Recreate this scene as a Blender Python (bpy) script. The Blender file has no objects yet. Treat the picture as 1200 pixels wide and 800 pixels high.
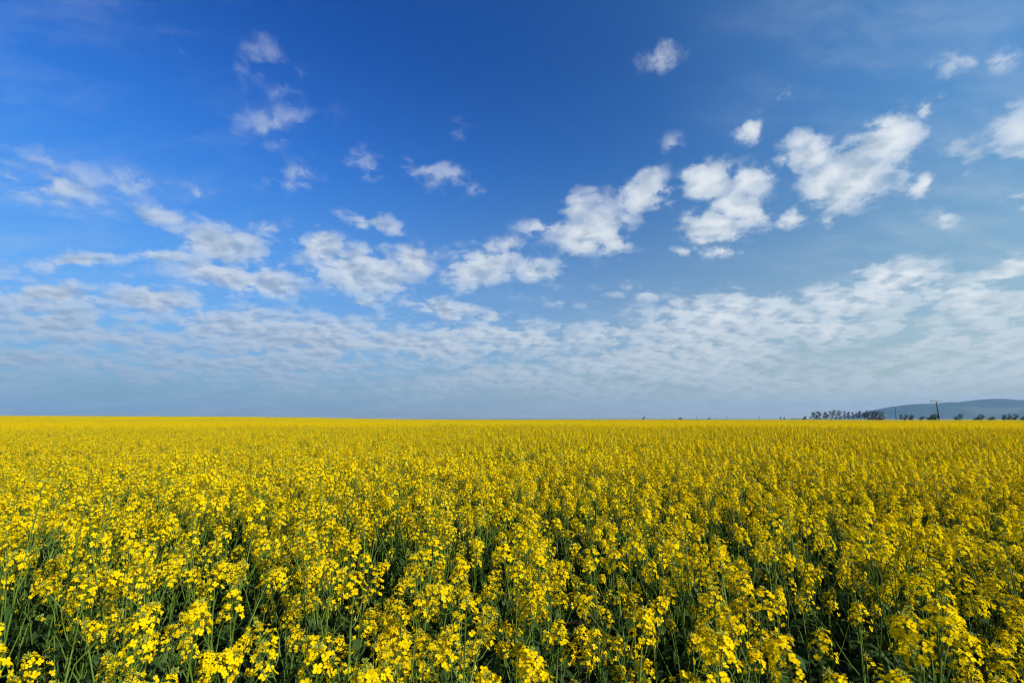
import bpy, math, random
import numpy as np
from mathutils import Vector, Matrix

FIELD = True                     # plants of the field
R = math.radians
rng = np.random.default_rng(7)
random.seed(7)

scene = bpy.context.scene
COL = scene.collection

# ------------------------------------------------------------------ camera
EYE = Vector((0.0, 0.0, 1.71))
LENS, FPX, HORIZON = 17.0, 17.0 / 36.0 * 1200.0, 490.6
PITCH = math.atan((HORIZON - 400.0) / FPX)


def ray(px, py):
    """direction, at forward distance one, of a point seen in the photograph (1200 x 800)."""
    x, y = (px - 600.0) / FPX, (400.0 - py) / FPX
    c, s = math.cos(PITCH), math.sin(PITCH)
    return Vector((x, c - y * s, s + y * c))


def at(px, py, dist):
    d = ray(px, py)
    return EYE + d * (dist / d.y)


cam_data = bpy.data.cameras.new("camera")
cam = bpy.data.objects.new("camera", cam_data)
COL.objects.link(cam)
cam.location = EYE
cam.rotation_euler = (math.pi / 2 + PITCH, 0, 0)
cam_data.lens, cam_data.sensor_width = LENS, 36.0
cam_data.clip_start, cam_data.clip_end = 0.02, 60000.0
cam_data.dof.use_dof = True
cam_data.dof.focus_distance = 3.4
cam_data.dof.aperture_fstop = 6.3
scene.camera = cam

# ------------------------------------------------------------------ light
SUN_AZ, SUN_EL = R(124.0), R(34.0)             # azimuth clockwise from +Y (the view)
SUN_DIR = Vector((math.sin(SUN_AZ) * math.cos(SUN_EL), math.cos(SUN_AZ) * math.cos(SUN_EL), math.sin(SUN_EL)))
sun_data = bpy.data.lights.new("sun", "SUN")
sun_data.energy, sun_data.angle, sun_data.color = 5.0, R(0.53), (1.0, 0.93, 0.80)
sun = bpy.data.objects.new("sun", sun_data)
COL.objects.link(sun)
sun.rotation_euler = SUN_DIR.to_track_quat("Z", "Y").to_euler()
sun.location = (60, -10, 40)


# ------------------------------------------------------------------ node helper
class NT:
    def __init__(self, tree):
        self.t = tree
        tree.nodes.clear()

    def n(self, kind, **kw):
        nd = self.t.nodes.new(kind)
        for k, v in kw.items():
            setattr(nd, k, v)
        return nd

    def put(self, sock, v):
        if isinstance(v, bpy.types.NodeSocket):
            self.t.links.new(v, sock)
        elif v is not None:
            sock.default_value = v

    def m(self, op, a, b=None, c=None, clamp=False):
        nd = self.n("ShaderNodeMath", operation=op, use_clamp=clamp)
        for i, v in enumerate((a, b, c)):
            self.put(nd.inputs[i], v)
        return nd.outputs[0]

    def v(self, op, a, b=None, scale=None):
        nd = self.n("ShaderNodeVectorMath", operation=op)
        self.put(nd.inputs[0], a)
        if b is not None:
            self.put(nd.inputs[1], b)
        if scale is not None:
            self.put(nd.inputs["Scale"], scale)
        return nd.outputs["Value"] if op in ("LENGTH", "DOT_PRODUCT", "DISTANCE") else nd.outputs[0]

    def mapr(self, x, a, b, c=0.0, d=1.0, smooth=True):
        nd = self.n("ShaderNodeMapRange", interpolation_type="SMOOTHSTEP" if smooth else "LINEAR")
        nd.clamp = True
        for i, v in enumerate((x, a, b, c, d)):
            self.put(nd.inputs[i], v)
        return nd.outputs[0]

    def noise(self, vec, scale, detail=4.0, rough=0.55, lac=2.0, dist=0.0, out="Fac"):
        nd = self.n("ShaderNodeTexNoise")
        self.put(nd.inputs["Vector"], vec)
        nd.inputs["Scale"].default_value = scale
        nd.inputs["Detail"].default_value = detail
        nd.inputs["Roughness"].default_value = rough
        nd.inputs["Lacunarity"].default_value = lac
        nd.inputs["Distortion"].default_value = dist
        return nd.outputs[out]

    def mix(self, fac, a, b, blend="MIX"):
        nd = self.n("ShaderNodeMix", data_type="RGBA", blend_type=blend)
        self.put(nd.inputs[0], fac)
        for i, v in ((6, a), (7, b)):
            self.put(nd.inputs[i], (*v, 1.0) if isinstance(v, tuple) and len(v) == 3 else v)
        return nd.outputs[2]

    def xyz(self, x, y, z):
        nd = self.n("ShaderNodeCombineXYZ")
        for i, v in enumerate((x, y, z)):
            self.put(nd.inputs[i], v)
        return nd.outputs[0]


# ------------------------------------------------------------------ sky
world = bpy.data.worlds.new("World")
scene.world = world
world.use_nodes = True
W = NT(world.node_tree)
STRENGTH = 0.0708
sky = W.n("ShaderNodeTexSky", sky_type="NISHITA")
sky.sun_disc = False
sky.sun_elevation, sky.sun_rotation = SUN_EL, SUN_AZ
sky.altitude, sky.air_density, sky.dust_density, sky.ozone_density = 150.0, 1.0, 0.6, 3.0
direction = W.v("NORMALIZE", W.n("ShaderNodeTexCoord").outputs["Generated"])
sep = W.n("ShaderNodeSeparateXYZ")
W.put(sep.inputs[0], direction)
dx, dy, dz = sep.outputs
el = W.m("MULTIPLY", W.m("ARCSINE", dz), 180 / math.pi)
az = W.m("MULTIPLY", W.m("ARCTAN2", dx, dy), 180 / math.pi)

# the blue as a polariser on the lens takes it: darkest a right angle away from the sun
cs = W.v("DOT_PRODUCT", direction, tuple(Vector((math.sin(R(116)) * math.cos(SUN_EL), math.cos(R(116)) * math.cos(SUN_EL), math.sin(SUN_EL)))))
pol = W.m("SUBTRACT", 1.0, W.m("MULTIPLY", cs, cs))                # sin^2
pol = W.m("POWER", pol, 2.2)
# unseen sky overhead and behind, dimmed to lessen its blue fill on the crop
fill_cut = W.m("MAXIMUM", W.mapr(el, 50.0, 78.0), W.mapr(dy, 0.25, -0.35))
east = W.mapr(az, -40.0, 55.0)
gain = W.mix(east, (0.44, 1.36, 2.40), (0.97, 1.58, 1.80))
blue = W.mix(1.0, sky.outputs[0], gain, "MULTIPLY")
high = W.mapr(el, 8.0, 44.0, 0.2, 1.0)
blue = W.mix(fill_cut, blue, W.mix(1.0, sky.outputs[0], (0.62, 0.72, 0.85), "MULTIPLY"))
pol = W.m("MULTIPLY", pol, W.mapr(az, 14.0, 48.0, 1.0, 0.35))
blue = W.mix(W.m("MULTIPLY", pol, high), blue, W.mix(1.0, blue, (0.28, 0.45, 0.66), "MULTIPLY"))
blue = W.mix(W.mapr(el, 34.0, 13.0), blue, W.mix(1.0, blue, (0.88, 0.90, 0.78), "MULTIPLY"))
# pale greyish air low over the horizon
low = W.m("POWER", W.mapr(el, 30.0, 0.0, 0.0, 1.0, False), 1.9)
pale = W.mix(east, (2.3, 2.3, 2.45), (4.85, 4.75, 4.45))
blue = W.mix(W.m("MULTIPLY", low, 0.95), blue, pale)

# cloud layer: noise on a level sheet overhead, gathered where the clouds stand
inv = W.m("DIVIDE", 1.0, W.m("ADD", W.m("MAXIMUM", dz, 0.0), 0.25))
P = W.xyz(W.m("MULTIPLY", dx, inv), W.m("MULTIPLY", dy, inv), 0.0)
warp = W.noise(P, 5.0, 3.0, 0.55, out="Color")
warp = W.v("SUBTRACT", warp, (0.5, 0.5, 0.5))
warp2 = W.v("SUBTRACT", W.noise(P, 24.0, 4.0, 0.6, out="Color"), (0.5, 0.5, 0.5))
P2 = W.v("ADD", W.v("ADD", P, W.v("SCALE", warp, scale=0.09)), W.v("SCALE", warp2, scale=0.035))
ang = W.xyz(az, el, 0.0)
wob = W.noise(ang, 0.26, 5.0, 0.62, out="Color")
wob = W.v("MULTIPLY", W.v("SUBTRACT", wob, (0.5, 0.5, 0.5)), (5.0, 3.2, 0.0))
ang2 = W.v("ADD", ang, wob)

# (x, y, half width, half height in the photograph, tilt, weight)
CLOUDS = [
    (940, 178, 38, 30, 0, 1.0), (992, 208, 72, 42, -12, 1.05), (1040, 165, 62, 34, -25, 0.95), (1086, 125, 26, 12, -25, 0.8),
    (830, 214, 44, 30, 0, 1.0), (880, 214, 38, 28, 0, 0.95), (862, 243, 48, 30, 10, 1.05), (835, 268, 44, 26, 0, 1.0), (846, 292, 28, 14, 0, 0.8),
    (882, 150, 26, 15, -35, 0.85), (925, 253, 24, 13, 0, 0.85),
    (754, 228, 42, 28, -20, 1.0), (680, 240, 42, 24, -20, 0.8), (692, 270, 58, 34, -15, 1.05), (640, 270, 50, 14, 0, 0.75), (718, 288, 34, 16, 0, 0.8),
    (566, 312, 56, 30, -8, 1.0), (625, 316, 40, 20, 0, 0.9), (592, 286, 30, 15, -10, 0.75),
    (1075, 222, 28, 16, -15, 0.85), (1132, 185, 28, 24, -30, 0.62), (1190, 160, 46, 44, 0, 0.72), (1112, 260, 30, 10, 0, 0.6), (1196, 234, 24, 16, -20, 0.7),
    (774, 68, 36, 18, 0, 0.55), (924, 112, 18, 12, 0, 0.5), (787, 168, 14, 10, 0, 0.5), (1120, 76, 34, 10, -10, 0.5), (1168, 68, 34, 14, -15, 0.55),
    (800, 297, 14, 7, 0, 0.65), (970, 258, 12, 8, -30, 0.6),
    (300, 70, 34, 36, 20, 0.44), (335, 104, 40, 18, -25, 0.42), (318, 150, 62, 28, -18, 0.50), (350, 207, 44, 16, 0, 0.55), (215, 60, 40, 14, 25, 0.37),
    (430, 196, 46, 18, 8, 0.53), (508, 203, 52, 17, 12, 0.60), (552, 222, 34, 10, 5, 0.51), (540, 155, 22, 14, 0, 0.37), (124, 28, 22, 12, 0, 0.35),
    (66, 216, 66, 28, 12, 0.69), (152, 213, 56, 16, 12, 0.55), (232, 222, 30, 15, 10, 0.53),
    (186, 252, 46, 18, 12, 0.80), (258, 284, 66, 32, 12, 1.0), (316, 330, 50, 24, 8, 1.0), (262, 322, 76, 24, 10, 0.95), (196, 300, 60, 12, 0, 0.8), (315, 268, 28, 9, 0, 0.6),
    (376, 290, 30, 30, 30, 1.0), (424, 316, 74, 32, 8, 1.05), (484, 308, 30, 22, 0, 0.95), (440, 262, 46, 12, 14, 0.75), (430, 350, 40, 12, 0, 0.7),
    (520, 360, 66, 15, 8, 0.9), (574, 368, 26, 9, 0, 0.75),
    (100, 306, 80, 14, -4, 0.85), (62, 346, 74, 20, 0, 0.95), (178, 350, 78, 22, 6, 0.95), (292, 366, 38, 10, 10, 0.75), (336, 373, 20, 7, 0, 0.7), (18, 318, 40, 9, 0, 0.5),
    (1056, 326, 66, 28, -8, 1.0), (1000, 352, 90, 30, -8, 0.9), (1128, 345, 90, 34, 0, 0.85), (850, 368, 150, 30, -4, 0.9), (752, 345, 50, 12, 0, 0.6), (960, 385, 160, 30, 0, 0.85),
    (1180, 318, 60, 20, -10, 0.8), (640, 330, 100, 12, 4, 0.34), (650, 354, 60, 8, 0, 0.45), (700, 395, 160, 22, 0, 0.7),
]


def ang_of(px, py):
    d = ray(px, py).normalized()
    return math.degrees(math.atan2(d.x, d.y)), math.degrees(math.asin(d.z))


cover = None
for (cx, cy, rx, ry, rot, wt) in CLOUDS:
    a0, e0 = ang_of(cx, cy)
    grow = 1.5 if wt > .72 else 2.0
    t = R(rot)
    a1, e1 = ang_of(cx + rx * math.cos(t), cy + rx * math.sin(t))
    a2, e2 = ang_of(cx + ry * math.sin(t), cy - ry * math.cos(t))
    half_w, half_h = math.hypot(a1 - a0, e1 - e0), math.hypot(a2 - a0, e2 - e0)
    mp = W.n("ShaderNodeMapping", vector_type="TEXTURE")
    mp.inputs["Location"].default_value = (a0, e0, 0)
    mp.inputs["Rotation"].default_value = (0, 0, math.atan2(e1 - e0, a1 - a0))
    mp.inputs["Scale"].default_value = (half_w * grow, half_h * grow, 1)
    src = ang2
    if cover is not None:                          # keeps the evaluation one cloud at a time
        nd = W.n("ShaderNodeVectorMath", operation="MULTIPLY_ADD")
        W.put(nd.inputs[0], cover)
        nd.inputs[1].default_value = (1e-6, 1e-6, 0)
        W.put(nd.inputs[2], ang2)
        src = nd.outputs[0]
    W.put(mp.inputs["Vector"], src)
    s = W.m("MULTIPLY_ADD", W.v("LENGTH", mp.outputs[0]), -wt, wt)
    if cover is None:
        cover = W.m("MAXIMUM", s, 0.0)
    else:
        nd = W.n("ShaderNodeMath", operation="SMOOTH_MAX")
        W.put(nd.inputs[0], cover)
        W.put(nd.inputs[1], s)
        nd.inputs[2].default_value = 0.10
        cover = nd.outputs[0]

band = W.m("MULTIPLY", W.mapr(el, 14.5, 9.5), W.mapr(el, 0.5, 5.0, 0.6, 1.0))       # the shallow field of cloud low down
band_n = W.noise(P, 1.6, 3.0, 0.5)
cover = W.m("MAXIMUM", cover, W.m("MULTIPLY", band, W.mapr(band_n, 0.34, 0.62, 0.42, 0.76)))


def billow(vec):
    a = W.noise(vec, 6.5, 9.0, 0.64)
    fine = a
    puffs = None
    for scale, amount in ((8.5, 0.34), (21.0, 0.20)):
        vo = W.n("ShaderNodeTexVoronoi", feature="SMOOTH_F1", voronoi_dimensions="2D")
        vo.inputs["Scale"].default_value = scale
        vo.inputs["Smoothness"].default_value = 0.35
        W.put(vo.inputs["Vector"], vec)
        term = W.m("MULTIPLY", W.m("SUBTRACT", 0.42, vo.outputs["Distance"]), amount)
        puffs = term if puffs is None else W.m("ADD", puffs, term)
    return W.m("ADD", W.m("ADD", W.m("MULTIPLY", W.m("SUBTRACT", fine, 0.5), 0.72), 0.5), puffs)


n1 = billow(P2)
n2 = billow(W.v("ADD", P2, (0.040, -0.030, 0.0)))
torn = W.noise(P2, 30.0, 6.0, 0.68)
body = W.m("ADD", W.m("MULTIPLY", cover, 1.15), W.m("MULTIPLY", W.m("SUBTRACT", n1, 0.5), 1.9))
body = W.m("ADD", body, W.m("MULTIPLY", W.m("SUBTRACT", torn, 0.5), 0.85))
dens = W.mapr(body, 0.25, W.m("SUBTRACT", 0.96, W.m("MULTIPLY", W.m("MINIMUM", cover, 1.0), 0.42)))
dens = W.m("MULTIPLY", dens, W.mapr(cover, 0.02, 0.92, 0.0, 1.0))
dens = W.m("MULTIPLY", dens, W.mapr(el, 0.0, 5.0, 0.30, 0.96))
thick = W.mapr(body, 0.55, 1.45)
lit = W.m("ADD", 0.80, W.m("MULTIPLY", W.m("SUBTRACT", n1, n2), W.mapr(az, -30.0, 20.0, 4.0, 3.6)))
lit = W.m("SUBTRACT", lit, W.m("MULTIPLY", thick, W.mapr(az, -40.0, 12.0, 0.85, 0.42)), clamp=True)
shade_c = W.mix(east, (3.1, 4.2, 5.9), (4.4, 5.5, 6.6))
light_c = W.mix(east, (6.2, 6.9, 7.8), (8.4, 8.9, 9.2))
cloud_c = W.mix(lit, shade_c, light_c)
cloud_c = W.mix(W.mapr(el, 14.0, 2.0, 0.0, 0.72), cloud_c, W.mix(east, (2.9, 3.7, 5.0), (4.9, 5.7, 6.1)))
veil_n = W.noise(W.v("MULTIPLY", P2, (2.0, 5.0, 1.0)), 1.1, 6.0, 0.6)
veil = W.m("MULTIPLY", W.mapr(veil_n, 0.42, 0.78, 0.0, 0.28), W.m("MAXIMUM", W.mapr(az, 18.0, 42.0), W.m("MAXIMUM", W.mapr(el, 22.0, 8.0, 0.0, 0.6), W.mapr(az, -22.0, -44.0, 0.0, 0.7))))
blue = W.mix(veil, blue, (6.0, 6.9, 7.6))
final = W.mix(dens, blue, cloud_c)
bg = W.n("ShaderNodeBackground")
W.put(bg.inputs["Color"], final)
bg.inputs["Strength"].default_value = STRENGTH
out = W.n("ShaderNodeOutputWorld")
W.put(out.inputs["Surface"], bg.outputs[0])
world.cycles.sampling_method = "MANUAL"
world.cycles.sample_map_resolution = 1024


# ------------------------------------------------------------------ materials
def material(name):
    m = bpy.data.materials.new(name)
    m.use_nodes = True
    return m, NT(m.node_tree)


def leafy(name, base, vary, translucent, rough=0.55, spec=0.3, trans_tint=None, sheet=True):
    """thin plant tissue: two hues mixed per piece, light passing through."""
    m, T = material(name)
    geo = T.n("ShaderNodeNewGeometry")
    info = T.n("ShaderNodeObjectInfo")
    f = T.m("FRACT", T.m("ADD", geo.outputs["Random Per Island"], T.m("MULTIPLY", info.outputs["Random"], 3.7)))
    big = T.noise(geo.outputs["Position"], 0.9, 3.0)
    f = T.m("ADD", T.m("MULTIPLY", f, 0.6), T.m("MULTIPLY", T.mapr(big, 0.3, 0.7), 0.4))
    col = T.mix(f, base, vary)
    fine = T.noise(geo.outputs["Position"], 260.0, 2.0)
    col = T.mix(T.mapr(fine, 0.35, 0.75, 0.0, 0.22), col, T.mix(1.0, col, (0.62, 0.62, 0.62), "MULTIPLY"))
    p = T.n("ShaderNodeBsdfPrincipled")
    T.put(p.inputs["Base Color"], col)
    p.inputs["Roughness"].default_value = rough
    p.inputs["Specular IOR Level"].default_value = spec
    o = T.n("ShaderNodeOutputMaterial")
    if translucent:
        tr = T.n("ShaderNodeBsdfTranslucent")
        T.put(tr.inputs["Color"], T.mix(1.0, col, trans_tint or (1.0, 1.0, 1.0), "MULTIPLY"))
        mx = T.n("ShaderNodeMixShader")
        mx.inputs[0].default_value = translucent
        T.put(mx.inputs[1], p.outputs[0])
        T.put(mx.inputs[2], tr.outputs[0])
        T.put(o.inputs["Surface"], mx.outputs[0])
    else:
        T.put(o.inputs["Surface"], p.outputs[0])
    return m


M_PETAL = leafy("petal_yellow", (0.93, 0.765, 0.004), (0.92, 0.66, 0.003), 0.45, 0.9, 0.0, (1.0, 0.97, 0.5))
M_HEART = leafy("flower_heart", (0.45, 0.42, 0.02), (0.52, 0.36, 0.02), 0.0, 0.6, 0.2)
M_BUD = leafy("bud_green", (0.20, 0.27, 0.03), (0.34, 0.34, 0.03), 0.0, 0.5, 0.3)
M_STEM = leafy("stem_green", (0.065, 0.125, 0.016), (0.10, 0.16, 0.02), 0.0, 0.55, 0.2)
M_LEAF = leafy("leaf_green", (0.025, 0.065, 0.014), (0.045, 0.09, 0.018), 0.25, 0.6, 0.2, (0.9, 1.0, 0.4))

# ------------------------------------------------------------------ mesh helper
class MB:
    def __init__(self):
        self.v, self.f, self.m = [], [], []

    def add(self, verts, faces, mat=0):
        k = len(self.v)
        self.v.extend([tuple(p) for p in verts])
        self.f.extend([tuple(i + k for i in q) for q in faces])
        self.m.extend([mat] * len(faces))

    def tube(self, pts, radii, sides=5, mat=0, cap=True):
        pts = [Vector(p) for p in pts]
        rings = []
        for i, p in enumerate(pts):
            d = (pts[min(i + 1, len(pts) - 1)] - pts[max(i - 1, 0)]).normalized()
            a = d.cross(Vector((0.31, 0.95, 0.05))).normalized()
            b = d.cross(a)
            rings.append([p + (a * math.cos(2 * math.pi * j / sides) + b * math.sin(2 * math.pi * j / sides)) * radii[i] for j in range(sides)])
        vs = [q for r in rings for q in r]
        fs = []
        for i in range(len(pts) - 1):
            for j in range(sides):
                j2 = (j + 1) % sides
                fs.append((i * sides + j, i * sides + j2, (i + 1) * sides + j2, (i + 1) * sides + j))
        if cap:
            fs.append(tuple(range(sides))[::-1])
            fs.append(tuple((len(pts) - 1) * sides + j for j in range(sides)))
        self.add(vs, fs, mat)

    def blob(self, c, r, axis=(0, 0, 1), long=1.0, mat=0):
        q = Vector(axis).to_track_quat("Z", "Y")
        vs = [q @ Vector(p) + Vector(c) for p in ((r, 0, 0), (0, r, 0), (-r, 0, 0), (0, -r, 0), (0, 0, r * long), (0, 0, -r * long))]
        self.add(vs, [(0, 1, 4), (1, 2, 4), (2, 3, 4), (3, 0, 4), (1, 0, 5), (2, 1, 5), (3, 2, 5), (0, 3, 5)], mat)

    def mesh(self, name, mats, smooth=True):
        me = bpy.data.meshes.new(name)
        me.from_pydata(self.v, [], self.f)
        for mt in mats:
            me.materials.append(mt)
        me.polygons.foreach_set("material_index", self.m)
        me.polygons.foreach_set("use_smooth", [smooth] * len(self.f))
        me.update()
        return me


def link(name, me, parent=None, loc=None):
    o = bpy.data.objects.new(name, me)
    COL.objects.link(o)
    if parent:
        o.parent = parent
    if loc is not None:
        o.location = loc
    return o


def tag(o, label=None, cat=None, group=None, kind=None):
    for k, v in (("label", label), ("category", cat), ("group", group), ("kind", kind)):
        if v:
            o[k] = v
    return o


def value_noise(x, y, cell, seed=0):
    """smooth 0..1 noise on the ground plane."""
    x, y = np.asarray(x, float) / cell, np.asarray(y, float) / cell
    xi, yi = np.floor(x), np.floor(y)
    fx, fy = x - xi, y - yi
    fx, fy = fx * fx * (3 - 2 * fx), fy * fy * (3 - 2 * fy)

    def h(a, b):
        s = np.sin(a * 127.1 + b * 311.7 + seed * 74.7) * 43758.5453
        return s - np.floor(s)
    return (h(xi, yi) * (1 - fx) + h(xi + 1, yi) * fx) * (1 - fy) + (h(xi, yi + 1) * (1 - fx) + h(xi + 1, yi + 1) * fx) * fy


def sstep(a, b, x):
    t = np.clip((np.asarray(x, float) - a) / (b - a), 0, 1)
    return t * t * (3 - 2 * t)


FIELD_R = 262.0


def terrain(x, y):
    x, y = np.asarray(x, float), np.asarray(y, float)
    r = np.hypot(x, y)
    azi = np.arctan2(x, np.where(np.abs(y) < 1e-6, 1e-6, y))
    t = sstep(50, 250, r) * (1 - sstep(300, 700, r))
    rise = 1.45 * sstep(0.02, 0.62, -azi) - 0.35 * sstep(0.76, 0.95, -azi)
    return t * (rise + 0.25 * (value_noise(x, y, 42, 3) - 0.5)) + 0.06 * (value_noise(x, y, 2.3, 5) - 0.5)


# ------------------------------------------------------------------ ground
radii = np.concatenate([[0.0], np.linspace(0.4, 12, 30), np.geomspace(12.5, 7400, 90)])
NA = 144
gv = [(0, 0, float(terrain(0, 0)))]
for r in radii[1:]:
    a = np.linspace(0, 2 * np.pi, NA, endpoint=False)
    x, y = r * np.sin(a), r * np.cos(a)
    z = terrain(x, y)
    gv += list(zip(x.tolist(), y.tolist(), z.tolist()))
gf = [(0, 1 + (j + 1) % NA, 1 + j) for j in range(NA)]
for i in range(len(radii) - 2):
    for j in range(NA):
        a, b = 1 + i * NA + j, 1 + i * NA + (j + 1) % NA
        gf.append((a, b, b + NA, a + NA))
gm = bpy.data.meshes.new("ground")
gm.from_pydata(gv, [], gf)
gm.polygons.foreach_set("use_smooth", [True] * len(gf))
m, T = material("soil_and_meadow")
pos = T.n("ShaderNodeNewGeometry").outputs["Position"]
rad = T.v("LENGTH", pos)
clod = T.noise(pos, 14.0, 6.0, 0.65)
soil = T.mix(T.mapr(clod, 0.3, 0.7), (0.018, 0.013, 0.009), (0.048, 0.035, 0.023))
plots = T.n("ShaderNodeTexVoronoi")
plots.inputs["Scale"].default_value = 0.0024
T.put(plots.inputs["Vector"], T.v("MULTIPLY", pos, (1.0, 0.5, 0.0)))
tone = T.n("ShaderNodeSeparateColor")
T.put(tone.inputs[0], plots.outputs["Color"])
farm = T.mix(T.mapr(tone.outputs[0], 0.35, 0.75), (0.075, 0.12, 0.035), (0.30, 0.27, 0.10))
farm = T.mix(T.noise(pos, 0.05, 4.0), farm, T.mix(1.0, farm, (0.75, 0.8, 0.7), "MULTIPLY"))
col = T.mix(T.mapr(rad, 262.0, 268.0), soil, farm)
p = T.n("ShaderNodeBsdfPrincipled")
T.put(p.inputs["Base Color"], col)
p.inputs["Roughness"].default_value = 0.95
bump = T.n("ShaderNodeBump")
bump.inputs["Strength"].default_value = 0.6
bump.inputs["Distance"].default_value = 0.03
T.put(bump.inputs["Height"], clod)
T.put(p.inputs["Normal"], bump.outputs[0])
o = T.n("ShaderNodeOutputMaterial")
T.put(o.inputs["Surface"], p.outputs[0])
gm.materials.append(m)
tag(link("ground", gm), "dark bare soil under the crop with pale meadows far beyond", "ground", kind="structure")

# ------------------------------------------------------------------ hill
SKYLINE = [(960, 490.5), (1000, 489), (1022, 484.5), (1036, 479), (1052, 475.5), (1070, 473.2), (1090, 472.6), (1112, 471.2), (1130, 470.4), (1142, 468.6),
           (1158, 467.0), (1172, 467.0), (1186, 468.4), (1200, 468.2), (1230, 467), (1270, 464.5), (1330, 464), (1400, 468), (1500, 478), (1580, 488)]
HY = 5200.0
sx = np.array([at(px, py, HY).x for px, py in SKYLINE])
sz = np.array([at(px, py, HY).z for px, py in SKYLINE])
xs = np.linspace(sx[0], sx[-1], 220)
hz = np.interp(xs, sx, np.maximum(sz, 0))
k = np.ones(3) / 3
hz = np.convolve(np.pad(hz, 1, mode="edge"), k, mode="valid")
ts = np.linspace(-1, 1, 41)
hv, hf = [], []
for t in ts:
    depth = HY + t * 620
    env = math.cos(t * math.pi / 2) ** 1.15
    nx = value_noise(xs, np.full_like(xs, depth), 340, 11) - 0.5 + 0.5 * (value_noise(xs, np.full_like(xs, depth), 120, 12) - 0.5)
    z = hz * env + nx * 40 * env * (1 - env) * 2 + (value_noise(xs, np.full_like(xs, depth), 31, 13) - 0.5) * 5 * min(1, env * 4) - 2.0
    hv += list(zip(xs.tolist(), [depth] * len(xs), z.tolist()))
n = len(xs)
for i in range(len(ts) - 1):
    for j in range(n - 1):
        hf.append((i * n + j, i * n + j + 1, (i + 1) * n + j + 1, (i + 1) * n + j))
hm = bpy.data.meshes.new("hill")
hm.from_pydata(hv, [], hf)
hm.polygons.foreach_set("use_smooth", [True] * len(hf))
m, T = material("wooded_slope")
pos = T.n("ShaderNodeNewGeometry").outputs["Position"]
a = T.noise(T.v("MULTIPLY", pos, (1.0, 1.0, 4.0)), 0.0022, 5.0, 0.6)
b = T.noise(pos, 0.03, 5.0, 0.7)
col = T.mix(T.mapr(b, 0.3, 0.7), (0.012, 0.028, 0.014), (0.032, 0.052, 0.020))
col = T.mix(T.mapr(a, 0.52, 0.66), col, (0.065, 0.078, 0.038))
p = T.n("ShaderNodeBsdfPrincipled")
T.put(p.inputs["Base Color"], col)
p.inputs["Roughness"].default_value = 0.9
bump = T.n("ShaderNodeBump")
bump.inputs["Strength"].default_value = 0.7
bump.inputs["Distance"].default_value = 12.0
T.put(bump.inputs["Height"], b)
T.put(p.inputs["Normal"], bump.outputs[0])
o = T.n("ShaderNodeOutputMaterial")
T.put(o.inputs["Surface"], p.outputs[0])
hm.materials.append(m)
tag(link("hill", hm), "long low wooded hill fading blue on the horizon", "hill", kind="structure")

# ------------------------------------------------------------------ haze
HZ = MB()
x0, x1, y0, y1, z0, z1 = -7600, 9800, -7600, 8000, -4.0, 262.0
HZ.add([(x0, y0, z0), (x1, y0, z0), (x1, y1, z0), (x0, y1, z0), (x0, y0, z1), (x1, y0, z1), (x1, y1, z1), (x0, y1, z1)],
       [(0, 3, 2, 1), (4, 5, 6, 7), (0, 1, 5, 4), (1, 2, 6, 5), (2, 3, 7, 6), (3, 0, 4, 7)])
m, T = material("thin_air")
vol = T.n("ShaderNodeVolumePrincipled")
vol.inputs["Color"].default_value = (0.21, 0.50, 1.0, 1)
vol.inputs["Density"].default_value = 0.68e-4
vol.inputs["Anisotropy"].default_value = 0.0
o = T.n("ShaderNodeOutputMaterial")
T.put(o.inputs["Volume"], vol.outputs[0])
hz_o = link("haze", HZ.mesh("haze", [m], False))
tag(hz_o, "thin pale blue haze over the distant land", "haze", kind="stuff")

# ------------------------------------------------------------------ rapeseed: flower heads
PET = [(0.0007, 0.0), (-0.0007, 0.0), (-0.0027, 0.0032), (-0.0037, 0.0064), (-0.0018, 0.0088), (0.0018, 0.0088), (0.0037, 0.0064), (0.0027, 0.0032)]


def flower(mb, c, axis, rnd, size=1.0, open_=1.0):
    q = Vector(axis).to_track_quat("Z", "Y") @ Matrix.Rotation(rnd.random() * 6.28, 3, "Z").to_quaternion()
    for k in range(4):
        rz = Matrix.Rotation(k * math.pi / 2 + rnd.uniform(-0.22, 0.22), 3, "Z")
        tilt = rnd.uniform(-0.15, 0.5) + (1 - open_) * 0.9
        vs = []
        for (px, py) in PET:
            zz = 0.0016 * (py / 0.0088) ** 2 * -1.0 + abs(px) * 0.25
            u = Vector((px * size, py * size, zz * size))
            u = Matrix.Rotation(tilt, 3, "X") @ u
            u = rz @ u
            vs.append(Vector(c) + q @ u)
        mb.add(vs, [(0, 1, 2, 7), (7, 2, 3, 6), (6, 3, 4, 5)], 0)
    mb.blob(Vector(c) + q @ Vector((0, 0, 0.0022)), 0.0015, q @ Vector((0, 0, 1)), 1.9, 1)


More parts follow.
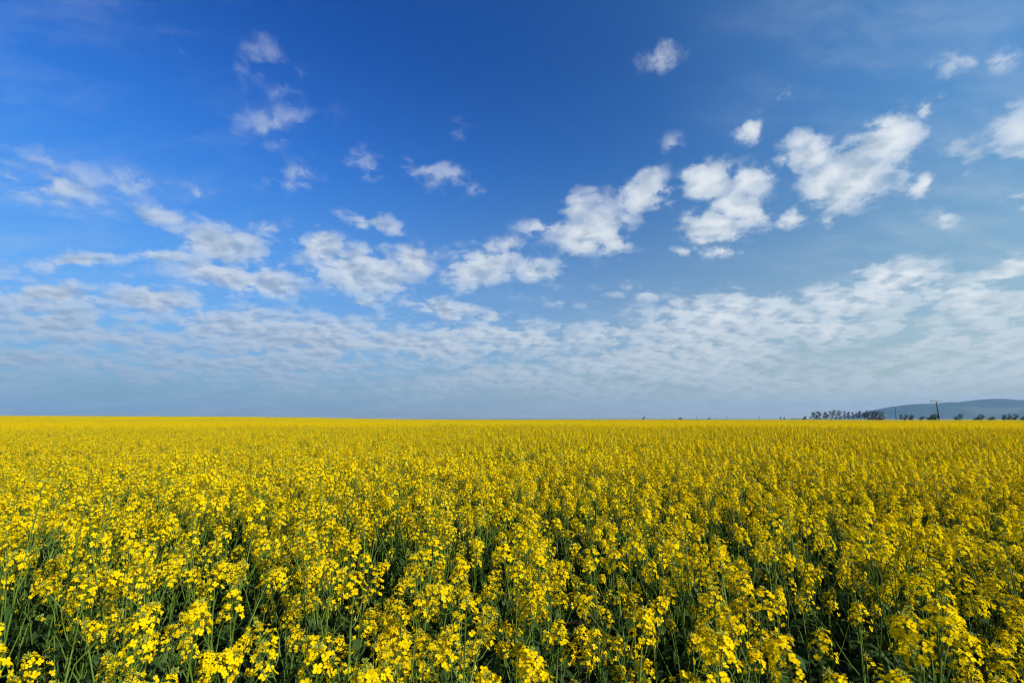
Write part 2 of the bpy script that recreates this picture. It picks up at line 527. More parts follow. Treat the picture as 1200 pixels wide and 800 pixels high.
def flower_head(rnd, n_fl, length, wide, n_pod, budn, big=1.0):
    """(head mesh, bud mesh): a raceme with its tip up +Z; open flowers around a knot of green buds, a few young pods below."""
    mb, bd = MB(), MB()
    top = length
    mb.tube([(0, 0, 0), (rnd.uniform(-.003, .003), rnd.uniform(-.003, .003), top * .5), (0, 0, top)], [0.0020, 0.0016, 0.0011], 4, 3, False)
    ga = rnd.random() * 6.28
    span = rnd.uniform(0.042, 0.095)
    for i in range(n_fl):
        u = (i + 0.5) / n_fl                              # 0 = topmost
        z = top - 0.004 - span * u ** 1.15
        a = ga + i * 2.39996 + rnd.uniform(-.3, .3)
        up = R(60 - 52 * u + rnd.uniform(-14, 14))
        pl = (0.012 + 0.013 * u ** 0.6) * rnd.uniform(0.8, 1.25) * wide
        d = Vector((math.cos(a) * math.cos(up), math.sin(a) * math.cos(up), math.sin(up)))
        b = Vector((0, 0, z - 0.012))
        e = b + d * pl
        mb.tube([b, b + d * pl * .55 + Vector((0, 0, -.001)), e], [0.0006, 0.0006, 0.0007], 3, 3, False)
        face = (d + Vector((rnd.uniform(-.5, .5), rnd.uniform(-.5, .5), rnd.uniform(0.0, 0.7)))).normalized()
        flower(mb, e, face, rnd, rnd.uniform(0.86, 1.14) * big, rnd.uniform(0.55, 1.0))
    for i in range(budn):
        a, u = i * 2.39996, math.sqrt((i + .5) / budn)
        d = Vector((math.cos(a) * u, math.sin(a) * u, 1.15 - u * 0.7)).normalized()
        ln = rnd.uniform(0.006, 0.013)
        c = Vector((0, 0, top - 0.003)) + d * ln
        bd.tube([(0, 0, top - 0.004), c], [0.0005, 0.0005], 3, 0, False)
        bd.blob(c, rnd.uniform(0.0013, 0.0021), d, 2.0, 0)
    for i in range(n_pod):
        z = (top - span - 0.02) * (i + 0.5) / max(1, n_pod)
        a = i * 2.39996 + rnd.uniform(-.4, .4)
        d = Vector((math.cos(a), math.sin(a), 0))
        ln = rnd.uniform(0.030, 0.052)
        b = Vector((0, 0, max(0.0, z)))
        mb.tube([b, b + d * .013 + Vector((0, 0, .006)), b + d * .024 + Vector((0, 0, .018)), b + d * (.024 + ln * .4) + Vector((0, 0, .018 + ln * .85))],
                [0.0007, 0.0008, 0.0012, 0.0004], 3, 3, False)
    return mb, bd


MATS = [M_PETAL, M_HEART, M_BUD, M_STEM, M_LEAF]
rnd = random.Random(21)
HEADS = []
for i in range(14):
    if i < 9:
        a = (rnd.randint(22, 40), rnd.uniform(.13, .19), rnd.uniform(1.1, 1.5), rnd.randint(3, 7), rnd.randint(9, 16), rnd.uniform(1.0, 1.12))
    elif i < 12:
        a = (rnd.randint(11, 18), rnd.uniform(.10, .15), rnd.uniform(.9, 1.2), rnd.randint(1, 4), rnd.randint(14, 22), 0.95)
    else:
        a = (rnd.randint(2, 5), rnd.uniform(.08, .10), 0.8, 0, rnd.randint(20, 28), 0.85)
    HEADS.append(flower_head(rnd, *a))
HEAD_ME = [h.mesh("flower_head", [M_PETAL, M_HEART, M_BUD, M_STEM], False) for h, b in HEADS]
BUD_ME = [b.mesh("buds", [M_BUD], False) for h, b in HEADS]


def leaf_into(mb, base, out, length, width, rnd, droop=0.5):
    """a long wavy clasping leaf."""
    side = Vector((-out.y, out.x, 0))
    N = 6
    vs, fs = [], []
    for i in range(N + 1):
        u = i / N
        w = width * (0.55 + 0.45 * math.sin(min(1, u * 1.5) * math.pi / 2)) * (1 - u ** 2.4) + 0.0008
        c = base + out * (length * u * (0.92 - 0.15 * u)) + Vector((0, 0, length * (0.55 * u - droop * u * u * 1.3)))
        wv = 0.18 * width * math.sin(u * 9 + rnd.random() * 2)
        vs += [c + side * w + Vector((0, 0, 0.25 * w + wv)), c, c - side * w + Vector((0, 0, 0.25 * w - wv))]
    for i in range(N):
        for j in range(2):
            fs.append((i * 3 + j, i * 3 + j + 1, i * 3 + j + 4, i * 3 + j + 3))
    mb.add(vs, fs, 4)


def plant_plan(rnd):
    """the stem and leaf meshes of one plant and where its heads sit: [(matrix, head number)]."""
    H = rnd.uniform(1.02, 1.14)                            # to the foot of the top head
    lean = Vector((rnd.uniform(-.09, .09), rnd.uniform(-.09, .09), 0))
    st, lf = MB(), MB()

    def on_stem(u):
        return Vector((0, 0, H * u)) + lean * (u ** 2) + Vector((math.sin(u * 5) * .008, math.cos(u * 4) * .008 - .008, 0))
    us = [0, .15, .3, .45, .6, .75, .88, 1.0]
    st.tube([on_stem(u) for u in us], [.0062, .0060, .0056, .0050, .0042, .0034, .0027, .0021], 6, 3)
    heads = []

    def put(tip, d, kind, sc):
        q = Vector(d).normalized().to_track_quat("Z", "Y").to_matrix().to_4x4()
        heads.append((Matrix.Translation(tip) @ q @ Matrix.Rotation(rnd.random() * 6.28, 4, "Z") @ Matrix.Scale(sc, 4), kind))
    put(on_stem(1.0), on_stem(1.0) - on_stem(.9), rnd.randrange(9), rnd.uniform(1.0, 1.15))
    nb = rnd.randint(5, 7)
    ga = rnd.random() * 6.28
    for i in range(nb):
        u = 0.50 + 0.40 * (i + rnd.uniform(0, .7)) / nb
        b = on_stem(u)
        a = ga + i * 2.39996
        o_ = Vector((math.cos(a), math.sin(a), 0))
        top = H * rnd.uniform(0.74, 1.03)
        rise = max(0.10, top - b.z)
        reach = rise * rnd.uniform(0.22, 0.44)
        p1 = b + o_ * reach * .45 + Vector((0, 0, rise * .35))
        p2 = b + o_ * reach * .82 + Vector((0, 0, rise * .72))
        p3 = b + o_ * reach + Vector((0, 0, rise))
        st.tube([b, p1, p2, p3], [.0030, .0026, .0022, .0019], 5, 3, False)
        q = rnd.random()
        kind = rnd.randrange(9) if q < .66 else rnd.randint(9, 11) if q < .88 else rnd.randint(12, 13)
        put(p3, p3 - p2 + o_ * .02, kind, rnd.uniform(.8, 1.08))
        leaf_into(lf, b, o_, rnd.uniform(.05, .10), rnd.uniform(.008, .015), rnd, rnd.uniform(.4, .9))
    for i in range(rnd.randint(9, 12)):
        u = 0.12 + 0.55 * i / 11
        a = rnd.random() * 6.28
        leaf_into(lf, on_stem(u), Vector((math.cos(a), math.sin(a), 0)), rnd.uniform(.12, .24), rnd.uniform(.018, .036), rnd, rnd.uniform(.5, 1.0))
    for i in range(5):
        a = i * 1.257 + rnd.random()
        leaf_into(lf, on_stem(.05 + .05 * i), Vector((math.cos(a), math.sin(a), 0)), rnd.uniform(.2, .32), rnd.uniform(.03, .05), rnd, rnd.uniform(.4, .8))
    return st, lf, heads, H


rnd = random.Random(5)
PLANTS = []
for i in range(12):
    st, lf, heads, H = plant_plan(rnd)
    me_s = st.mesh("stem", [M_PETAL, M_HEART, M_BUD, M_STEM], True)
    me_l = lf.mesh("leaves", MATS, True)
    PLANTS.append((me_s, me_l, heads, H, st, lf))


def joined_plant(i):
    """one whole plant in a single mesh, for the mass of the field."""
    _, _, heads, H, st, lf = PLANTS[i]
    mb = MB()
    for src in (st, lf):
        mb.v += src.v
        k = len(mb.v) - len(src.v)
        mb.f += [tuple(a + k for a in q) for q in src.f]
        mb.m += src.m
    for M, kind in heads:
        for src, is_bud in ((HEADS[kind][0], False), (HEADS[kind][1], True)):
            k = len(mb.v)
            mb.v += [tuple(M @ Vector(p)) for p in src.v]
            mb.f += [tuple(a + k for a in q) for q in src.f]
            mb.m += [2] * len(src.f) if is_bud else src.m
    return mb.mesh("rapeseed_plant_mass", MATS, False)


def quads_mesh(name, V, mats):
    """V: (n, 4, 3) quads with a material number each."""
    n = len(V)
    me = bpy.data.meshes.new(name)
    me.vertices.add(n * 4)
    me.vertices.foreach_set("co", V.reshape(-1).astype(np.float32))
    me.loops.add(n * 4)
    me.loops.foreach_set("vertex_index", np.arange(n * 4, dtype=np.int32))
    me.polygons.add(n)
    me.polygons.foreach_set("loop_start", np.arange(n, dtype=np.int32) * 4)
    me.polygons.foreach_set("loop_total", np.full(n, 4, dtype=np.int32))
    for mt in MATS:
        me.materials.append(mt)
    me.polygons.foreach_set("material_index", mats.astype(np.int32))
    me.update(calc_edges=True)
    return me


def rand_quads(c, size, g, updown=0.5):
    """small leaf-like quads at the points c, turned at random, a little towards the sky."""
    n = len(c)
    nor = g.normal(size=(n, 3))
    nor[:, 2] = np.abs(nor[:, 2]) + updown
    nor /= np.linalg.norm(nor, axis=1)[:, None]
    a = np.cross(nor, g.normal(size=(n, 3)))
    a /= np.linalg.norm(a, axis=1)[:, None]
    b = np.cross(nor, a)
    s = (size * g.uniform(.7, 1.3, n))[:, None]
    return np.stack([c - a * s, c - b * s * .8, c + a * s, c + b * s * .8], axis=1)


def patch(g, side, n_plants, per_head, petal, name, low=0.0):
    """a square piece of the crop as it is seen from afar: every head a cluster of petals, stems and leaves under it."""
    px, py = g.uniform(-side / 2, side / 2, n_plants), g.uniform(-side / 2, side / 2, n_plants)
    ph = g.normal(1.15, .06, n_plants)
    if low:
        lx, ly = g.uniform(-side / 3, side / 3, 2)
        ph = ph - .34 * np.exp(-((px - lx) ** 2 + (py - ly) ** 2) / (2 * low ** 2))
    nh = 6
    hx = np.repeat(px, nh) + g.normal(0, .10, n_plants * nh)
    hy = np.repeat(py, nh) + g.normal(0, .10, n_plants * nh)
    hz_ = np.repeat(ph, nh) - np.abs(g.normal(0, .11, n_plants * nh)) * np.tile(np.r_[0, np.ones(nh - 1)], n_plants)
    m = len(hx)
    d = g.normal(size=(m * per_head, 3))
    d /= np.linalg.norm(d, axis=1)[:, None]
    d *= (g.uniform(.3, 1, m * per_head) ** .5)[:, None] * np.array([.036, .036, .034])
    c = np.repeat(np.stack([hx, hy, hz_], 1), per_head, 0) + d
    Q1 = rand_quads(c, petal, g, .4)
    m1 = np.zeros(len(Q1))
    # buds, upright stalks, leaves
    Q2 = rand_quads(np.stack([hx, hy, hz_ + .04], 1), petal * .8, g, .2)
    m2 = np.full(len(Q2), 2)
    a = g.uniform(0, 6.28, m)
    w = np.stack([np.cos(a), np.sin(a), np.zeros(m)], 1) * .0018
    t = np.stack([hx, hy, hz_ - .02], 1)
    f = np.stack([np.repeat(px, nh), np.repeat(py, nh), hz_ - .5], 1)
    Q3 = np.stack([t - w, t + w, f + w, f - w], 1)
    m3 = np.full(m, 3)
    k = n_plants * 5
    c = np.stack([np.repeat(px, 5) + g.normal(0, .09, k), np.repeat(py, 5) + g.normal(0, .09, k), np.repeat(ph, 5) - g.uniform(.35, .95, k)], 1)
    Q4 = rand_quads(c, .045, g, .3)
    m4 = np.full(k, 4)
    return quads_mesh(name, np.concatenate([Q1, Q2, Q3, Q4]), np.concatenate([m1, m2, m3, m4]))


# ------------------------------------------------------------------ rapeseed: the field
def density(x, y):
    """how thick the crop stands, 0..1."""
    a = value_noise(x, y, 1.35, 21)
    b = value_noise(x, y, .45, 22)
    c = value_noise(x, y, 6.0, 23)
    hole = sstep(.76, .88, value_noise(x, y, 1.0, 24) * .6 + value_noise(x, y, 3.7, 25) * .45)
    return np.clip(0.36 + 0.95 * (0.5 * a + 0.25 * b + 0.25 * c), 0.15, 1.0) * (1 - .88 * hole)


def vigour(x, y):
    """plant height factor."""
    return 0.90 + 0.13 * value_noise(x, y, 1.1, 31) + 0.08 * (value_noise(x, y, 7.0, 32) - .5) - 0.16 * (1 - sstep(.45, .7, density(x, y)))


def in_frame(x, y, z, margin=0.0):
    c, s = math.cos(PITCH), math.sin(PITCH)
    zz = z - EYE.z
    f = y * c + zz * s
    u = -y * s + zz * c
    f = np.maximum(f, 1e-3)
    return (np.abs(x / f) * FPX < 600 + margin) & (np.abs(u / f) * FPX < 400 + margin) & (y > .2)


if FIELD:
    # hero plants: the clusters one can pick out along the bottom of the photograph
    HEROES = [
        (843, 752, 1.05, 1.12, "near rapeseed plant with a large dense head at the bottom edge, right of middle", 0),
        (1052, 735, 1.02, 1.12, "bushy near rapeseed plant with soft focused yellow heads towards the bottom right corner", 1),
        (1150, 728, 1.00, 1.1, "yellow rapeseed plant whose head stands against a dark gap at the right edge", 2),
        (1008, 742, 1.12, 1.05, "yellow rapeseed plant with full head just left of the bottom right bushy one", 3),
        (702, 775, 1.00, 1.05, "yellow rapeseed plant with head cut by the bottom edge near the middle", 4),
        (452, 775, 1.02, 1.1, "broad yellow rapeseed head cut by the bottom edge left of the middle", 5),
        (345, 765, 1.12, 1.0, "yellow rapeseed plant at the bottom edge a third in from the left", 6),
        (388, 700, 1.42, 1.15, "upright rapeseed plant with bare podded stem above the bottom edge left of the middle", 7),
        (42, 735, 1.02, 1.0, "rapeseed plant with small yellow heads over green leaves at the bottom left corner", 8),
        (206, 735, 1.16, 1.0, "low yellow rapeseed plant above the dark leafy gap at the bottom left", 9),
        (120, 738, 1.18, .9, "loose leaning yellow rapeseed plant beside the leafy bottom left corner", 10),
        (545, 742, 1.30, 1.1, "crowded yellow rapeseed heads just above the bottom edge at the middle", 11),
        (760, 668, 1.55, 1.15, "tall yellow rapeseed plant standing clear right of the middle, above the bottom edge", 2),
        (492, 640, 1.90, 1.1, "slim tall rapeseed plant beside the darkest gap left of the middle", 5),
        (880, 650, 1.65, 1.1, "tall rapeseed plant with long stem and hanging flowers right of the middle", 0),
        (640, 640, 1.95, 1.1, "tall yellow rapeseed plant at the middle of the near rows", 7),
    ]
    hero_xy = []
    heroes = []
    for (px, py, dist, sc, lab, var) in HEROES:
        p_ = at(px, py, dist)
        base = np.array([p_.x, p_.y])
        hero_xy.append(base)
        H = PLANTS[var][3]
        zs = (p_.z + 0.02) / (H + .14)
        heroes.append((base[0], base[1], zs, sc, lab, var))
    hero_xy = np.array(hero_xy)

    # the rest, by chance
    DENS = 46.0
    rmax = 32.0
    n_try = int(DENS * (2 * rmax) * (rmax + 6))
    X = rng.uniform(-rmax, rmax, n_try)
    Y = rng.uniform(-6, rmax, n_try)
    keep = rng.random(n_try) < density(X, Y) * (0.38 + 0.62 * sstep(1.8, 6.5, np.hypot(X, Y)))
    keep &= np.hypot(X, Y) < rmax
    keep &= np.abs(np.arctan2(X, Y + 3.2)) < R(64)
    keep &= np.hypot(X, Y) > .95
    keep &= ~((X < -.55) & (Y < 1.35) & (rng.random(n_try) < .5))      # a thin place
    X, Y = X[keep], Y[keep]
    d2 = np.min((X[:, None] - hero_xy[None, :, 0]) ** 2 + (Y[:, None] - hero_xy[None, :, 1]) ** 2, axis=1)
    ok = d2 > .07 ** 2
    X, Y = X[ok], Y[ok]
    V = vigour(X, Y) * rng.normal(1.0, .062, len(X))
    # nothing taller than the view allows close to the lens
    dist = np.hypot(X, Y)
    V = np.where(dist < 1.25, np.minimum(V, .96), V)
    Z = terrain(X, Y)
    seen = in_frame(X, Y, Z + 1.18 * V, 12)
    order = np.argsort(np.where(seen, dist, 1e9))
    N_IND = 300 - len(heroes)
    near = order[:N_IND]
    is_near = np.zeros(len(X), bool)
    is_near[near] = True

    GROUP = "rapeseed plants standing nearest in the field"
    COMMON = "one of many alike yellow flowering rapeseed plants crowded behind the foremost ones"
    PARTS_FULL = 130

    # one of each kind with its parts
    def build_plant(var, full):
        me_s, me_l, heads, H, _, _ = PLANTS[var]
        root = bpy.data.objects.new("rapeseed_plant", None)
        root.empty_display_size = .1
        COL.objects.link(root)
        link("stem", me_s, root)
        link("leaves", me_l, root)
        for M, kind in heads:
            h = link("flower_head", HEAD_ME[kind], root)
            h.matrix_local = M
            if full:
                link("buds", BUD_ME[kind], h)
        return root

    def copy_tree(o_, parent=None):
        c = o_.copy()
        COL.objects.link(c)
        c.parent = parent
        for ch in o_.children:
            copy_tree(ch, c)
        return c

    protos = {}

    def new_plant(var, full):
        if (var, full) not in protos:
            protos[(var, full)] = build_plant(var, full)
            return protos[(var, full)]
        return copy_tree(protos[(var, full)])

    def stand(root, x, y, zs, xs_, turn):
        root.location = (x, y, float(terrain(x, y)) - .01)
        root.rotation_euler = (rng.normal(0, .06), rng.normal(0, .06), turn)
        root.scale = (xs_, xs_, zs)

    for (x, y, zs, sc, lab, var) in heroes:
        r_ = new_plant(var, True)
        stand(r_, x, y, zs, sc, rng.uniform(0, 6.28))
        tag(r_, lab, "rapeseed plant", GROUP)
    for n_, i in enumerate(near):
        # (heads without separate buds carry them in a joined mesh further back)
        r_ = new_plant(int(rng.integers(12)), n_ < PARTS_FULL)
        stand(r_, X[i], Y[i], V[i], rng.uniform(.85, 1.1), rng.uniform(0, 6.28))
        tag(r_, COMMON, "rapeseed plant", GROUP)

    # the mass: points that carry which plant or patch stands there
    pts, idx, rots, scl = [], [], [], []
    rest = ~is_near
    xx, yy, vv = X[rest], Y[rest], V[rest]
    for x, y, v_ in zip(xx, yy, vv):
        pts.append((x, y, float(terrain(x, y)) - .01))
        idx.append(int(rng.integers(12)))
        rots.append((rng.normal(0, .06), rng.normal(0, .06), rng.uniform(0, 6.28)))
        s_ = rng.uniform(.85, 1.1)
        scl.append((s_, s_, v_))
    N_FINE, N_MID, N_FAR = 12, 5, 4

    def lay(side, r0, r1, first, count, zvar):
        k0 = int(math.ceil(r1 / side)) + 1
        for i in range(-k0, k0 + 1):
            for j in range(-8, k0 + 1):
                x = (i + .5 * (j % 2)) * side
                y = j * side
                r_ = math.hypot(x, y)
                if r_ < r0 or r_ > r1 or abs(math.atan2(x, y + 6.0)) > R(62):
                    continue
                pts.append((x + rng.uniform(-.1, .1) * side, y + rng.uniform(-.1, .1) * side, float(terrain(x, y)) + rng.uniform(-zvar, zvar)))
                idx.append(first + int(rng.integers(count)))
                rots.append((0, 0, int(rng.integers(4)) * math.pi / 2 + rng.uniform(-.15, .15)))
                s_ = 1.06
                scl.append((s_, s_, float(vigour(x, y)) * .995))
    lay(1.5, rmax - .3, 80, N_FINE, N_MID, .03)
    lay(4.0, 79, FIELD_R, N_FINE + N_MID, N_FAR, .05)

    lib = bpy.data.collections.new("rapeseed_kinds")
    g = np.random.default_rng(3)
    for i in range(N_FINE):
        o_ = bpy.data.objects.new("rapeseed_mass_%03d" % i, joined_plant(i))
        lib.objects.link(o_)
    for i in range(N_MID):
        o_ = bpy.data.objects.new("rapeseed_mass_%03d" % (N_FINE + i), patch(g, 1.6, int(1.6 * 1.6 * 29), 20, .0096, "rapeseed_patch", (0, 0, .0, .28, .42)[i]))
        lib.objects.link(o_)
    for i in range(N_FAR):
        o_ = bpy.data.objects.new("rapeseed_mass_%03d" % (N_FINE + N_MID + i), patch(g, 4.3, int(4.3 * 4.3 * 24), 7, .0130, "rapeseed_patch"))
        lib.objects.link(o_)
    for o_ in lib.objects:
        tag(o_, "mass of flowering rapeseed", None, None, "stuff")

    me = bpy.data.meshes.new("rapeseed_field")
    me.from_pydata(pts, [], [])
    for nm, ty, data in (("kind_index", "INT", idx), ("turn", "FLOAT_VECTOR", rots), ("size", "FLOAT_VECTOR", scl)):
        at_ = me.attributes.new(nm, ty, "POINT")
        flat = np.array(data).reshape(-1)
        if ty == "INT":
            at_.data.foreach_set("value", flat.astype(np.int32))
        else:
            at_.data.foreach_set("vector", flat.astype(np.float32))
    field = tag(link("rapeseed_field", me), "bright yellow rapeseed crop stretching to the horizon", "crop", kind="stuff")
    ng = bpy.data.node_groups.new("scatter", "GeometryNodeTree")
    ng.interface.new_socket("Geometry", in_out="INPUT", socket_type="NodeSocketGeometry")
    ng.interface.new_socket("Geometry", in_out="OUTPUT", socket_type="NodeSocketGeometry")
    gi, go = ng.nodes.new("NodeGroupInput"), ng.nodes.new("NodeGroupOutput")
    ci = ng.nodes.new("GeometryNodeCollectionInfo")
    ci.inputs["Collection"].default_value = lib
    ci.inputs["Separate Children"].default_value = True
    ci.inputs["Reset Children"].default_value = True
    iop = ng.nodes.new("GeometryNodeInstanceOnPoints")
    iop.inputs["Pick Instance"].default_value = True

    def attr(nm, ty):
        nd = ng.nodes.new("GeometryNodeInputNamedAttribute")
        nd.data_type = ty
        nd.inputs["Name"].default_value = nm
        return [s for s in nd.outputs if s.enabled and s.name == "Attribute"][0]
    ng.links.new(gi.outputs[0], iop.inputs["Points"])
    ng.links.new(ci.outputs[0], iop.inputs["Instance"])
    ng.links.new(attr("kind_index", "INT"), iop.inputs["Instance Index"])
    e2r = ng.nodes.new("FunctionNodeEulerToRotation")
    ng.links.new(attr("turn", "FLOAT_VECTOR"), e2r.inputs[0])
    ng.links.new(e2r.outputs[0], iop.inputs["Rotation"])
    ng.links.new(attr("size", "FLOAT_VECTOR"), iop.inputs["Scale"])
    ng.links.new(iop.outputs[0], go.inputs[0])
    md = field.modifiers.new("scatter", "NODES")
    md.node_group = ng
    print("plants in the mass:", len(pts))

# ------------------------------------------------------------------ trees and bushes along the far edge
M_BARK = leafy("bark", (0.060, 0.050, 0.040), (0.10, 0.085, 0.065), 0.0, 0.9, 0.1)
M_CROWN = leafy("tree_leaf", (0.056, 0.074, 0.050), (0.088, 0.108, 0.066), 0.25, 0.6, 0.2, (0.9, 1.0, 0.4))
M_DRY = leafy("dry_leaf", (0.16, 0.07, 0.035), (0.11, 0.06, 0.03), 0.1, 0.8, 0.1)


def tree(name, px, h_px, w_px, dist, style, label, cat, group=None, leaf_mat=None):
    """h_px: what shows over the crop; w_px: crown width; style: open, column, bush."""
    g = np.random.default_rng(int(px * 10))
    rr = random.Random(int(px * 10))
    mpp = dist / FPX
    h = h_px * (.86 if style == "bush" and dist < 600 else 1.0) * mpp + 1.9
    w = w_px * mpp / 2 * 1.25
    x = at(px, 490, dist).x
    z = float(terrain(x, dist))
    root = bpy.data.objects.new(name, None)
    COL.objects.link(root)
    root.location = (x, dist, z)
    tr = MB()
    tips = []
    if style == "bush":
        for k in range(11):
            a = k * 2.4 + rr.random()
            e = Vector((math.cos(a) * w * .62 * rr.uniform(.3, 1), math.sin(a) * w * .62 * rr.uniform(.3, 1), h * (.14 + .66 * ((k * 4) % 11) / 10) * rr.uniform(.9, 1.08)))
            tr.tube([(0, 0, 0), e * .5 + Vector((0, 0, h * .06)), e], [.10, .06, .02], 5, 0, False)
            tips.append(e)
    else:
        lean = Vector((rr.uniform(-.04, .04) * h, 0, 0))
        tr.tube([(0, 0, -.1), (0, 0, h * .2), lean * .5 + Vector((0, 0, h * .5)), lean + Vector((0, 0, h * .86))], [h * .026, h * .020, h * .013, h * .004], 7, 0)
        nb = 12 if style == "open" else 14
        for k in range(nb):
            u = (.06 if style == "open" else .05) + .76 * k / nb
            a = k * 2.4 + rr.random()
            b = Vector((0, 0, h * u))
            reach = w * rr.uniform(.35, 1.0) * (1.15 - .6 * u)
            e = b + Vector((math.cos(a) * reach, math.sin(a) * reach, h * rr.uniform(.16, .34) * (1.15 - .6 * u)))
            tr.tube([b, b.lerp(e, .5) + Vector((0, 0, -.02 * h)), e], [h * .009, h * .006, h * .002], 5, 0, False)
            tips.append(e)
        tips.append(lean + Vector((0, 0, h * .9)))
    link("trunk", tr.mesh("trunk", [M_BARK]), root)
    cs_ = []
    for e in tips:
        for q in range(rr.randint(2, 3)):
            s_ = w * (.34 if style == "open" else .40) * rr.uniform(.5, 1.1)
            c0 = np.array(e) + g.normal(0, .35, 3) * s_
            n_ = 60
            d = g.normal(size=(n_, 3))
            d /= np.linalg.norm(d, axis=1)[:, None]
            cs_.append(c0 + d * s_ * (g.uniform(.1, 1, n_) ** .4)[:, None] * np.array([1, 1, .85]))
    c = np.concatenate(cs_)
    c = c[(c[:, 2] > .1) & (c[:, 2] < h * 1.03)]
    me_ = quads_mesh("crown", rand_quads(c, .085 + .02 * w, g, .2), np.zeros(len(c)))
    me_.materials.clear()
    me_.materials.append(leaf_mat or M_CROWN)
    link("crown", me_, root)
    tag(root, label, cat, group)
    return root


ROW = "trees in the loose row beyond the field"
BSH = "bushes along the far edge of the field"
TREES = [
    (942.6, 3.2, 4.5, 470, "bush", "lone small bush standing left of the tree row", "bush", BSH),
    (954.6, 7.2, 8, 462, "open", "leftmost tree of the row, low and round crowned", "tree", ROW),
    (960.0, 8.0, 7, 455, "open", "second tree from the left of the row, its crown joined to the first", "tree", ROW),
    (967.3, 7.5, 4, 458, "column", "thin sapling between the round pair and the three tall trees", "tree", ROW),
    (973.6, 8.0, 5.5, 452, "open", "left one of the three tall trees left in the row", "tree", ROW),
    (978.6, 10.0, 5, 452, "open", "middle one of the three tall trees, the tallest", "tree", ROW),
    (984.2, 9.6, 5.5, 452, "open", "right one of the three tall trees, with forked top", "tree", ROW),
    (990.2, 9.2, 2.6, 450, "column", "narrow dark column shaped tree in the middle of the row", "tree", ROW),
    (994.6, 8.0, 3.2, 450, "column", "slim tree just right of the dark column tree", "tree", ROW),
    (999.8, 7.8, 3.0, 450, "column", "slender tree alone with gaps either side, right of the row's middle", "tree", ROW),
    (1004.6, 7.2, 4, 450, "open", "smaller tree leaning into the right half of the row", "tree", ROW),
    (1008.0, 9.0, 4.5, 450, "open", "tall tree starting the dense right part of the row", "tree", ROW),
    (1013.2, 7.6, 3.5, 448, "column", "narrow tree inside the dense right part of the row", "tree", ROW),
    (1016.2, 9.4, 3.4, 446, "column", "tall narrow tree standing above the dense right thicket", "tree", ROW),
    (1021.4, 8.6, 7, 444, "open", "spreading tree left in the thicket that meets the hill", "tree", ROW),
    (1027.0, 8.8, 7.5, 442, "open", "spreading tree in the middle of the thicket before the hill's foot", "tree", ROW),
    (1032.6, 8.6, 6.5, 440, "open", "last spreading tree of the row, before the hill's foot", "tree", ROW),
    (1056.0, 4.6, 2.4, 430, "column", "thin upright shrub right of the shorter power pole", "bush", BSH),
    (1061.0, 6.6, 6, 430, "bush", "taller bush right of the shorter power pole", "bush", BSH),
    (1067.6, 5.8, 7, 430, "bush", "broad bush sloping down right of the taller one by the shorter pole", "bush", BSH),
    (1080.0, 4.0, 7, 520, "bush", "faint low bush midway between the two power poles", "bush", BSH),
    (1090.2, 5.2, 8, 300, "bush", "left half of the dark bush pair at the foot of the tall leaning pole", "bush", BSH),
    (1096.6, 5.8, 8, 296, "bush", "dark bush touching the foot of the tall leaning pole", "bush", BSH),
    (1123.6, 6.4, 9, 420, "bush", "round bush right of the tall leaning pole below the hill", "bush", BSH),
    (1143.6, 2.4, 5, 420, "bush", "tiny bush left beside the two topped bush", "bush", BSH),
    (1148.8, 6.2, 8, 420, "bush", "two topped bush at the foot of the hill's highest part", "bush", BSH),
    (1162.0, 2.4, 8, 430, "bush", "flat low bush between the two topped bush and the last group", "bush", BSH),
    (1176.6, 5.8, 6, 420, "bush", "left bush of the last group at the right edge", "bush", BSH),
    (1182.6, 6.0, 6, 420, "bush", "middle bush of the last group at the right edge", "bush", BSH),
    (1190.0, 6.8, 8, 420, "bush", "biggest bush of the last group at the right edge", "bush", BSH),
    (1198.5, 3.0, 6, 420, "bush", "low bush cut by the right edge of the photo", "bush", BSH),
    (754.6, 3.0, 3.6, 900, "bush", "dark round far bush alone right of the horizon's middle", "bush", BSH),
    (796.8, 1.8, 5.0, 1000, "bush", "flat dark far bush between two tiny power poles", "bush", BSH),
    (831.0, 1.4, 3.0, 1000, "bush", "smallest dark far bush between the second and third tiny poles", "bush", BSH),
    (914.6, 2.2, 2.0, 800, "bush", "left one of two tiny bushes left of the tree row", "bush", BSH),
    (918.8, 2.3, 2.2, 800, "bush", "right one of two tiny bushes left of the tree row", "bush", BSH),
]
for t in TREES:
    tree({"bush": "bush", "tree": "tree"}[t[6]], *t)
for px in (1022.5, 1030.5):
    lab = "reddish brown dry %s low hedge under the thicket trees" % ("left" if px < 1026 else "right")
    tree("hedge", px, 1.5, 9, 425, "bush", "low reddish brown dry hedge under the thicket, %s part" % ("left" if px < 1026 else "right"), "hedge", "dry hedges under the thicket", M_DRY)

# ------------------------------------------------------------------ power poles
m, T = material("weathered_pole_timber")
pos = T.n("ShaderNodeNewGeometry").outputs["Position"]
col = T.mix(T.noise(T.v("MULTIPLY", pos, (6, 6, .6)), 2.0, 4.0), (0.022, 0.022, 0.022), (0.045, 0.044, 0.042))
p = T.n("ShaderNodeBsdfPrincipled")
T.put(p.inputs["Base Color"], col)
p.inputs["Roughness"].default_value = .85
o = T.n("ShaderNodeOutputMaterial")
T.put(o.inputs["Surface"], p.outputs[0])
M_POLE = m
m, T = material("galvanised_steel")
p = T.n("ShaderNodeBsdfPrincipled")
pos = T.n("ShaderNodeNewGeometry").outputs["Position"]
T.put(p.inputs["Base Color"], T.mix(T.noise(pos, 8.0, 3.0), (0.13, 0.13, 0.13), (0.20, 0.20, 0.20)))
p.inputs["Roughness"].default_value, p.inputs["Metallic"].default_value = .6, .3
o = T.n("ShaderNodeOutputMaterial")
T.put(o.inputs["Surface"], p.outputs[0])
M_STEEL = m
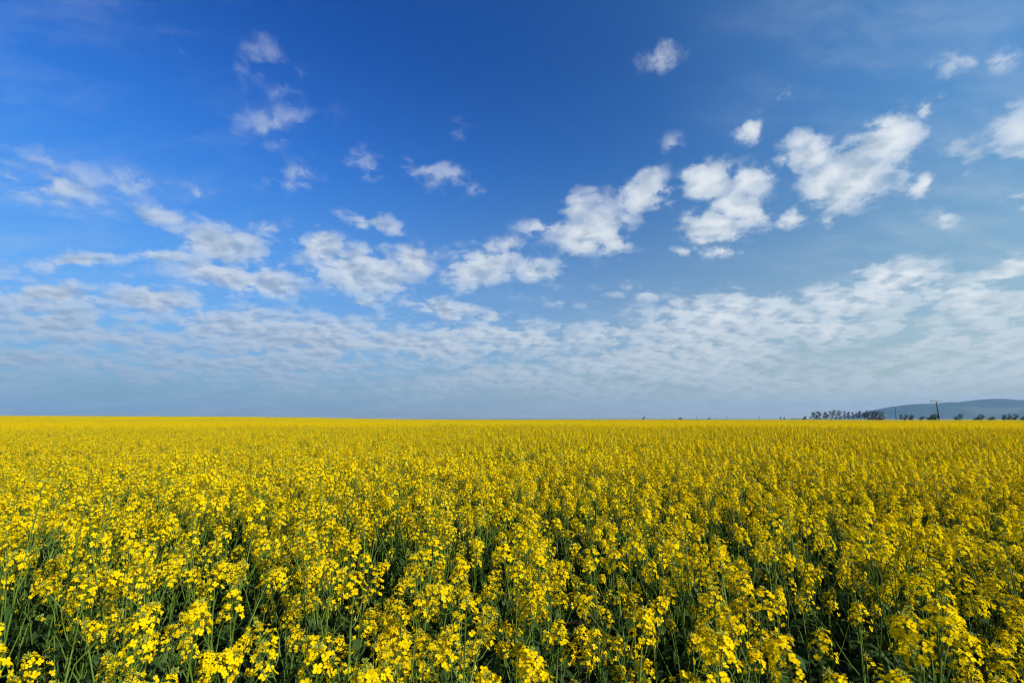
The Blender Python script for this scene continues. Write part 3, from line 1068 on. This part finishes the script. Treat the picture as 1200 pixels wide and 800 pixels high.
m, T = material("brown_porcelain")
p = T.n("ShaderNodeBsdfPrincipled")
p.inputs["Base Color"].default_value = (0.09, 0.035, 0.02, 1)
p.inputs["Roughness"].default_value = .25
o = T.n("ShaderNodeOutputMaterial")
T.put(o.inputs["Surface"], p.outputs[0])
M_PORC = m


def power_pole(px, top_py, dist, arm_px, thick, lean_px, label, double):
    top = at(px, top_py, dist)
    foot_x = at(px + lean_px, 490, dist).x
    z = float(terrain(foot_x, dist))
    root = bpy.data.objects.new("power_pole", None)
    COL.objects.link(root)
    root.location = (foot_x, dist, z)
    tp = Vector((top.x - foot_x, 0, top.z - z))
    mb = MB()
    if double:
        for s in (-1, 1):
            mb.tube([(s * thick * .95, s * .2, -.3), tp * .5 + Vector((s * thick * .55, 0, 0)), tp + Vector((s * thick * .3, 0, 0))], [thick * .55, thick * .48, thick * .40], 10, 0)
        mb.tube([tp * .35 + Vector((-thick * .9, 0, 0)), tp * .35 + Vector((thick * .9, 0, 0))], [.1, .1], 6, 0)
    else:
        mb.tube([(0, 0, -.3), tp * .5, tp], [thick * .6, thick * .5, thick * .4], 10, 0)
    link("post", mb.mesh("post", [M_POLE]), root)
    half = arm_px / 2 * dist / FPX
    ar = MB()
    for dy_ in (-.16, .16):
        ar.tube([tp + Vector((-half, dy_, .34)), tp + Vector((-half * .45, dy_, .10)), tp + Vector((0, dy_, .0)), tp + Vector((half * .45, dy_, .10)), tp + Vector((half, dy_, .34))],
                [.13] * 5, 6, 0)
    for s in (-1, 1):
        ar.tube([tp + Vector((s * half * .5, 0, .1)), tp + Vector((0, 0, -1.0))], [.07, .07], 6, 0)
    link("crossarm", ar.mesh("crossarm", [M_STEEL]), root)
    for k in (-1, 0, 1):
        ins = MB()
        b = tp + Vector((k * half * .93, 0, .34 if k else .02))
        ins.tube([b, b + Vector((0, 0, .12)), b + Vector((0, 0, .14)), b + Vector((0, 0, .34)), b + Vector((0, 0, .40))], [.05, .05, .17, .14, .06], 8, 0)
        link("insulator", ins.mesh("insulator", [M_PORC]), root)
    tag(root, label, "power pole", "power poles along the line")
    return root


power_pole(1097.0, 469.9, 290, 13.0, .36, 3.4, "tall dark leaning power pole with a wide pale crossarm before the hill", True)
power_pole(1049.4, 477.0, 380, 8.6, .42, 0.4, "shorter upright power pole with a small crossarm at the hill's left slope", False)
power_pole(889.6, 487.0, 900, 2.0, .5, 0, "rightmost of the four tiny far poles on the horizon", False)
power_pole(851.4, 487.0, 980, 2.0, .5, 0, "third from the left of the four tiny far poles", False)
power_pole(816.2, 487.3, 1060, 1.8, .5, 0, "second from the left of the four tiny far poles", False)
power_pole(787.4, 487.6, 1140, 1.7, .5, 0, "leftmost of the four tiny far poles on the horizon", False)

# ------------------------------------------------------------------ render settings
scene.render.engine = "CYCLES"
c = scene.cycles
c.max_bounces, c.diffuse_bounces, c.glossy_bounces, c.transmission_bounces, c.volume_bounces, c.transparent_max_bounces = 8, 4, 2, 4, 1, 8
c.use_denoising = True
c.filter_width = 1.1
c.sample_clamp_indirect = 4.0
c.caustics_reflective = c.caustics_refractive = False
vs = scene.view_settings
vs.view_transform, vs.look, vs.exposure, vs.gamma, vs.use_curve_mapping = "Standard", "None", 0.50, 1.0, False
